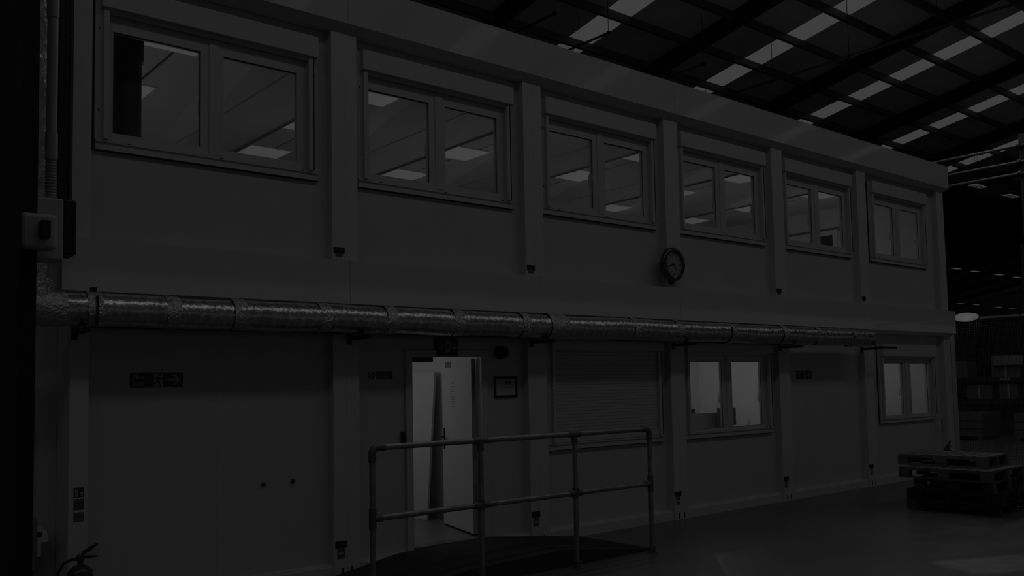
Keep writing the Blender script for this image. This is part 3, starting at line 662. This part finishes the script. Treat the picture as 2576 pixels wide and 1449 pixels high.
# ------------------------------------------------------------------ stack of pallets
def pallet(cx, cy, z, rz, lx, ly, m, label, kind='block'):
    """lx along the pallet's own x, ly along its own y; the left face seen in the photo is its -x face"""
    t = empty('pallet', (cx, cy, z), label, 'pallet', 'pallets in the stack', rz, local=True)
    H = .142; jit = lambda a: random.uniform(-a, a)
    nb = 7 if kind != 'plastic' else 5
    wd = ly / nb * (.86 if kind != 'plastic' else .96)
    for k in range(nb):                                          # deck boards lie along x
        y = -ly / 2 + ly * (k + .5) / nb; j = jit(.006)
        build('deck_board', B().box(-lx / 2 + j, lx / 2 + j, y - wd / 2, y + wd / 2, H - .02, H), m, t)
    if kind == 'stringer':
        for x in (-lx / 2 + .02, 0, lx / 2 - .02):               # notched stringers along y
            a = ly / 2
            pr = [(-a, .018), (-a * .62, .018), (-a * .58, .05), (-a * .2, .05), (-a * .16, .018), (a * .16, .018), (a * .2, .05), (a * .58, .05), (a * .62, .018), (a, .018), (a, H - .022), (-a, H - .022)]
            build('stringer', B().prism([(x - .02, y, zz) for y, zz in pr], (.04, 0, 0)), m, t)
        for y in (-ly / 2 + .06, 0, ly / 2 - .06): build('bottom_board', B().box(-lx / 2, lx / 2, y - .055, y + .055, 0, .017), m, t)
    else:
        ex = .14 if kind == 'block' else .2
        for x in (-lx / 2 + .05, 0, lx / 2 - .05):
            build('stringer_board', B().box(x - .05, x + .05, -ly / 2, ly / 2, H - .041, H - .021), m, t)
            build('bottom_board', B().box(x - .05, x + .05, -ly / 2, ly / 2, 0, .018), m, t)
            for y, s in ((-ly / 2 + ex / 2, 1), (0, 1), (ly / 2 - ex / 2, 1)):
                build('block', B().box(x - .05 + .001, x + .05 - .001, y - ex / 2, y + ex / 2, .0185, H - .0415), m, t)
    return t
def from_corner(x, y, rz, lx, ly):
    # near left corner of the stack (-x, -y corner of the pallet)
    c, s = math.cos(rz), math.sin(rz); return x + c * lx / 2 - s * ly / 2, y + s * lx / 2 + c * ly / 2
R_ = math.radians
specs = [(10.147, -2.78, 0, 1.0, 1.22, 'wooddark', 'dark stained wooden pallet with notched sides on the floor at the bottom of the stack', 'stringer'),
         (9.975, -2.865, 1, 1.05, 1.2, 'blackpallet', 'black pallet second from the floor in the stack', 'plastic'),
         (10.02, -2.75, 2, 1.1, 1.0, 'wooddark', 'splintered wooden pallet in the middle of the stack above the black pallet', 'block'),
         (9.885, -2.78, 0, 1.1, 1.18, 'wooddark', 'dark wooden pallet second from the top of the stack', 'block'),
         (10.23, -2.6, 4, .83, 1.14, 'wood', 'pale wooden pallet on top of the stack', 'block')]
for k, (x, y, a, lx, ly, m, lab, kind) in enumerate(specs):
    cx, cy = from_corner(x, y, R_(a), lx, ly); pallet(cx, cy, .1435 * k, R_(a), lx, ly, m, lab, kind)
# ------------------------------------------------------------------ hung services in the roof space
def hung_pipe(name, a, c, r, label, group, hangs):
    t = empty(name, a, label, 'pipe', group)
    build('pipe', B().tube([a, c], r, 12), 'purlin', t)
    a = Vector(a); c = Vector(c)
    for u in hangs:
        p = a.lerp(c, u); build('hanger_clip', B().tube([p + Vector((0, -.03, 0)), p + Vector((0, .03, 0))], r + .02, 12), 'rafter', t)
        build('hanger_rod', B().tube([p, (p.x, p.y, roof_z(p.y) - .02)], .008, 6), 'rafter', t)
hung_pipe('sprinkler_pipe', (20.0, 11.4, 10.15), (20.0, -12, 10.22), .035, 'long thin sprinkler pipe crossing below the right hand roof bays', 'pipes hung below the roof', [k / 10 for k in range(1, 10)])
hung_pipe('service_pipe', (14.5, 11.6, 10.59), (14.5, 7.78, 10.59), .03, 'dark service pipe crossing the first rooflight above the cabin roof edge', 'pipes hung below the roof', [.1, .4, .7, .98])
hung_pipe('service_pipe', (17.6, 11.6, 10.29), (17.6, 7.2, 10.29), .03, 'short dark service pipe below the second rooflight at the cabin roof edge', 'pipes hung below the roof', [.1, .4, .7, .98])
hung_pipe('service_pipe', (13.0, 11.6, 10.84), (13.0, 8.18, 10.84), .035, 'dark service pipe ending left of the first rooflight above the cabin', 'pipes hung below the roof', [.1, .5, .98])
for k, z in enumerate((6.92, 6.55, 6.285)):
    t = empty('service_pipe', (20, 2, z), '%s of three level grey pipes beyond the end of the cabin' % ('highest', 'middle', 'lowest')[k], 'pipe', 'level pipes beyond the cabin')
    build('pipe', B().tube([(20, 6, z), (20, -5, z)], .034, 12), 'purlin', t)
    build('pipe_clip', B().tube([(20, .34, z), (20, .42, z)], .06, 12), 'strut', t)
pp = empty('perforated_post', (20, .3, 0), 'perforated steel post at the right edge carrying the level pipes', 'post')
build('upright', B().box(20.065, 20.115, .27, .4, 0, 7.2), 'strut', pp)
b = B(); z = .2
while z < 6.9: b.box(20.061, 20.066, .30, .325, z, z + .05); b.box(20.061, 20.066, .345, .37, z, z + .05); z += .1
o = build('perforations', b, 'gasket', pp); o['kind'] = 'stuff'
build('base_plate', B().box(20.062, 20.25, .2, .47, 0, .012), 'strut', pp)

def bay_lamp(x, y, z, label, L=1.05, rz=0.):
    t = empty('high_bay_lamp', (x, y, z), label, 'lamp', 'high bay lamps in the far hall', rz, local=True)
    build('lamp_housing', B().prism([(-L / 2, -.17, .02), (-L / 2, .17, .02), (-L / 2, .1, .12), (-L / 2, -.1, .12)], (L, 0, 0)), 'dark', t)
    d = build('diffuser', B().box(-L / 2, L / 2, -.17, .17, 0, .02), 'lampdim', t)
    for x_ in (-.12, .12):
        build('suspension_hook', B().tube([(x_, 0, .12), (x_, 0, .24)], .03, 8), 'steel', t)
        build('suspension_rod', B().tube([(x_, 0, .24), (x_, 0, roof_z(y) - z - .02)], .006, 6), 'rafter', t)
    if z < 9.7 and y < 12:
        b = B()
        for k in range(9): b.box(-L / 2 + L * k / 8 - .006, -L / 2 + L * k / 8 + .006, -.18, .18, -.04, -.03)
        for k in range(4): b.box(-L / 2, L / 2, -.17 + .113 * k - .006, -.17 + .113 * k + .006, -.04, -.03)
        o = build('wire_guard', b, 'strut', t); o['kind'] = 'stuff'
    return t
lamps = [(36.5, 8.05, 'nearest row, left'), (39.9, 8.05, 'nearest row, right'), (64.5, 21.25, 'middle row, leftmost'), (67.65, 21.25, 'middle row, second from left'), (71.5, 21.1, 'middle row, third from left'), (75.0, 21.1, 'middle row, rightmost'),
         (96.8, 35.0, 'farthest row, leftmost'), (100.2, 34.8, 'farthest row, second from left'), (106.3, 34.9, 'farthest row, third from left'), (109.55, 34.8, 'farthest row, fourth from left'), (114.0, 35.1, 'farthest row, rightmost')]
for (x, y, q) in lamps: bay_lamp(x, y, 9.5, 'lit high bay lamp right of the cabin, %s' % q)

# ------------------------------------------------------------------ beyond the cabin end: fence, bulkhead lamp, racking
FX = 16.3
def fence(y0, y1, label, posts):
    t = empty('mesh_fence', (FX, (y0 + y1) / 2, 0), label, 'fence', 'mesh fence panels')
    build('top_rail', B().box(FX - .02, FX + .02, y0, y1, 2.85, 2.89), 'grey', t)
    build('bottom_rail', B().box(FX - .02, FX + .02, y0, y1, .1, .14), 'grey', t)
    for y in posts: build('fence_post', B().box(FX - .03, FX + .03, y - .03, y + .03, 0, 2.85), 'post', t)
    b = B(); y = y0
    while y < y1: b.box(FX - .003, FX + .003, y - .0025, y + .0025, .14, 2.85); y += .046
    z = .14
    while z < 2.85: b.box(FX - .005, FX + .001, y0, y1, z - .0025, z + .0025); z += .046
    o = build('wire_mesh', b, 'wire', t); o['kind'] = 'stuff'
fence(-.82, .47, 'galvanised mesh fence panel next to the cabin end', [.44])
fence(-2.2, -.85, 'galvanised mesh fence panel at the right edge', [-2.17])
bl = empty('bulkhead_lamp', (FX - .05, .1, 2.77), 'bright lit oval lamp on the fence top beside the cabin end', 'lamp')
build('lamp_base', B().bbox(FX - .05, FX - .02, -.09, .35, 2.83, 2.96, .01), 'mid', bl)
b = B()
c = [(.13 + .235 * math.cos(2 * math.pi * k / 24), 2.895 + .085 * math.sin(2 * math.pi * k / 24)) for k in range(24)]
vs = []
for s, d in ((1, 0), (1, .04), (.8, .07), (.4, .085)):
    vs += [(FX - .05 - d, .13 + (y - .13) * s, 2.895 + (z - 2.895) * s) for y, z in c]
fs = [(i * 24 + k, i * 24 + (k + 1) % 24, (i + 1) * 24 + (k + 1) % 24, (i + 1) * 24 + k) for i in range(3) for k in range(24)] + [list(range(72, 96))]
build('lamp_lens', b.add(vs, fs, True), 'lamp', bl); point((FX - .3, .1, 2.85), 2.2, .05)
hb = empty('hanging_board', (26, 3.2, 2.0), 'pale blank board hanging on the racking behind the mesh fence', 'board')
build('board_face', B().box(25.97, 26.01, 2.77, 3.6, 2.06, 2.335), 'board', hb)
for y in (2.86, 3.5): build('hanging_strap', B().box(25.985, 26.02, y - .01, y + .01, 2.335, 3.42), 'strut', hb)
# pallet racking
rk = empty('pallet_racking', (27, 2, 0), 'dark pallet racking standing behind the mesh fence', 'racking')
for y in (-4.5, -1.0, 2.6, 6.2):
    for x in (26.05, 27.1): build('upright', B().box(x, x + .1, y, y + .1, 0, 5.5), 'strut', rk)
for (y0, y1) in ((-4.4, -1.0), (-.9, 2.6), (2.7, 6.2)):
    for z in (.95, 1.58, 3.4):
        for x in (26.02, 27.13): build('beam', B().box(x, x + .05, y0, y1, z, z + .11), 'strut', rk)
        build('shelf_deck', B().box(26.07, 27.13, y0, y1, z + .11, z + .13), 'rafter', rk)
cs = [(26.12, 3.72, 1.08, .85, .72, .42, 'left'), (26.1, 3.0, 1.08, .6, .5, .43, 'under the hanging board'), (26.15, .9, 1.08, .8, .9, .43, 'right'), (26.1, 2.9, 1.71, .7, .8, .6, 'behind the hanging board'), (26.1, 4.4, 1.71, .7, .8, .5, 'upper left')]
for (x, y, z, lx, ly, lz, q) in cs:
    t = empty('carton', (x + lx / 2, y + ly / 2, z), 'dim carton on the racking behind the fence, %s' % q, 'box', 'cartons on the racking')
    build('carton_body', B().box(x, x + lx, y, y + ly, z, z + lz), 'carton', t)
    build('tape_strip', B().box(x - .002, x, y + ly / 2 - .03, y + ly / 2 + .03, z, z + lz), 'grey', t)
t = empty('white_label', (26.01, 3.3, 1.57), 'small pale label on a rack beam below the hanging board', 'label')
build('label_card', B().box(26.0, 26.02, 3.15, 3.44, 1.61, 1.69), 'board', t)
for (y, q) in ((3.9, 'left'), (1.6, 'right')):
    cx = empty('crate', (24.6, y, 0), 'low dark crate on the floor behind the mesh fence, %s one' % q, 'crate', 'crates behind the fence')
    for z in (.0, .22, .44): build('side_board', B().box(24.0, 24.03, y - .75, y + .75, z + .1, z + .28), 'carton', cx)
    build('crate_body', B().box(24.03, 25.2, y - .75, y + .75, .1, .74), 'carton', cx)
    for k in (-.65, 0, .65): build('skid', B().box(24.0, 25.2, y + k - .05, y + k + .05, 0, .1), 'carton', cx)

for me in D.meshes:
    for v in me.vertices: v.co.z *= ZK
for o in D.objects:
    if o.type in ('MESH', 'EMPTY'): o.location.z *= ZK
    if '_w' in o: del o['_w']
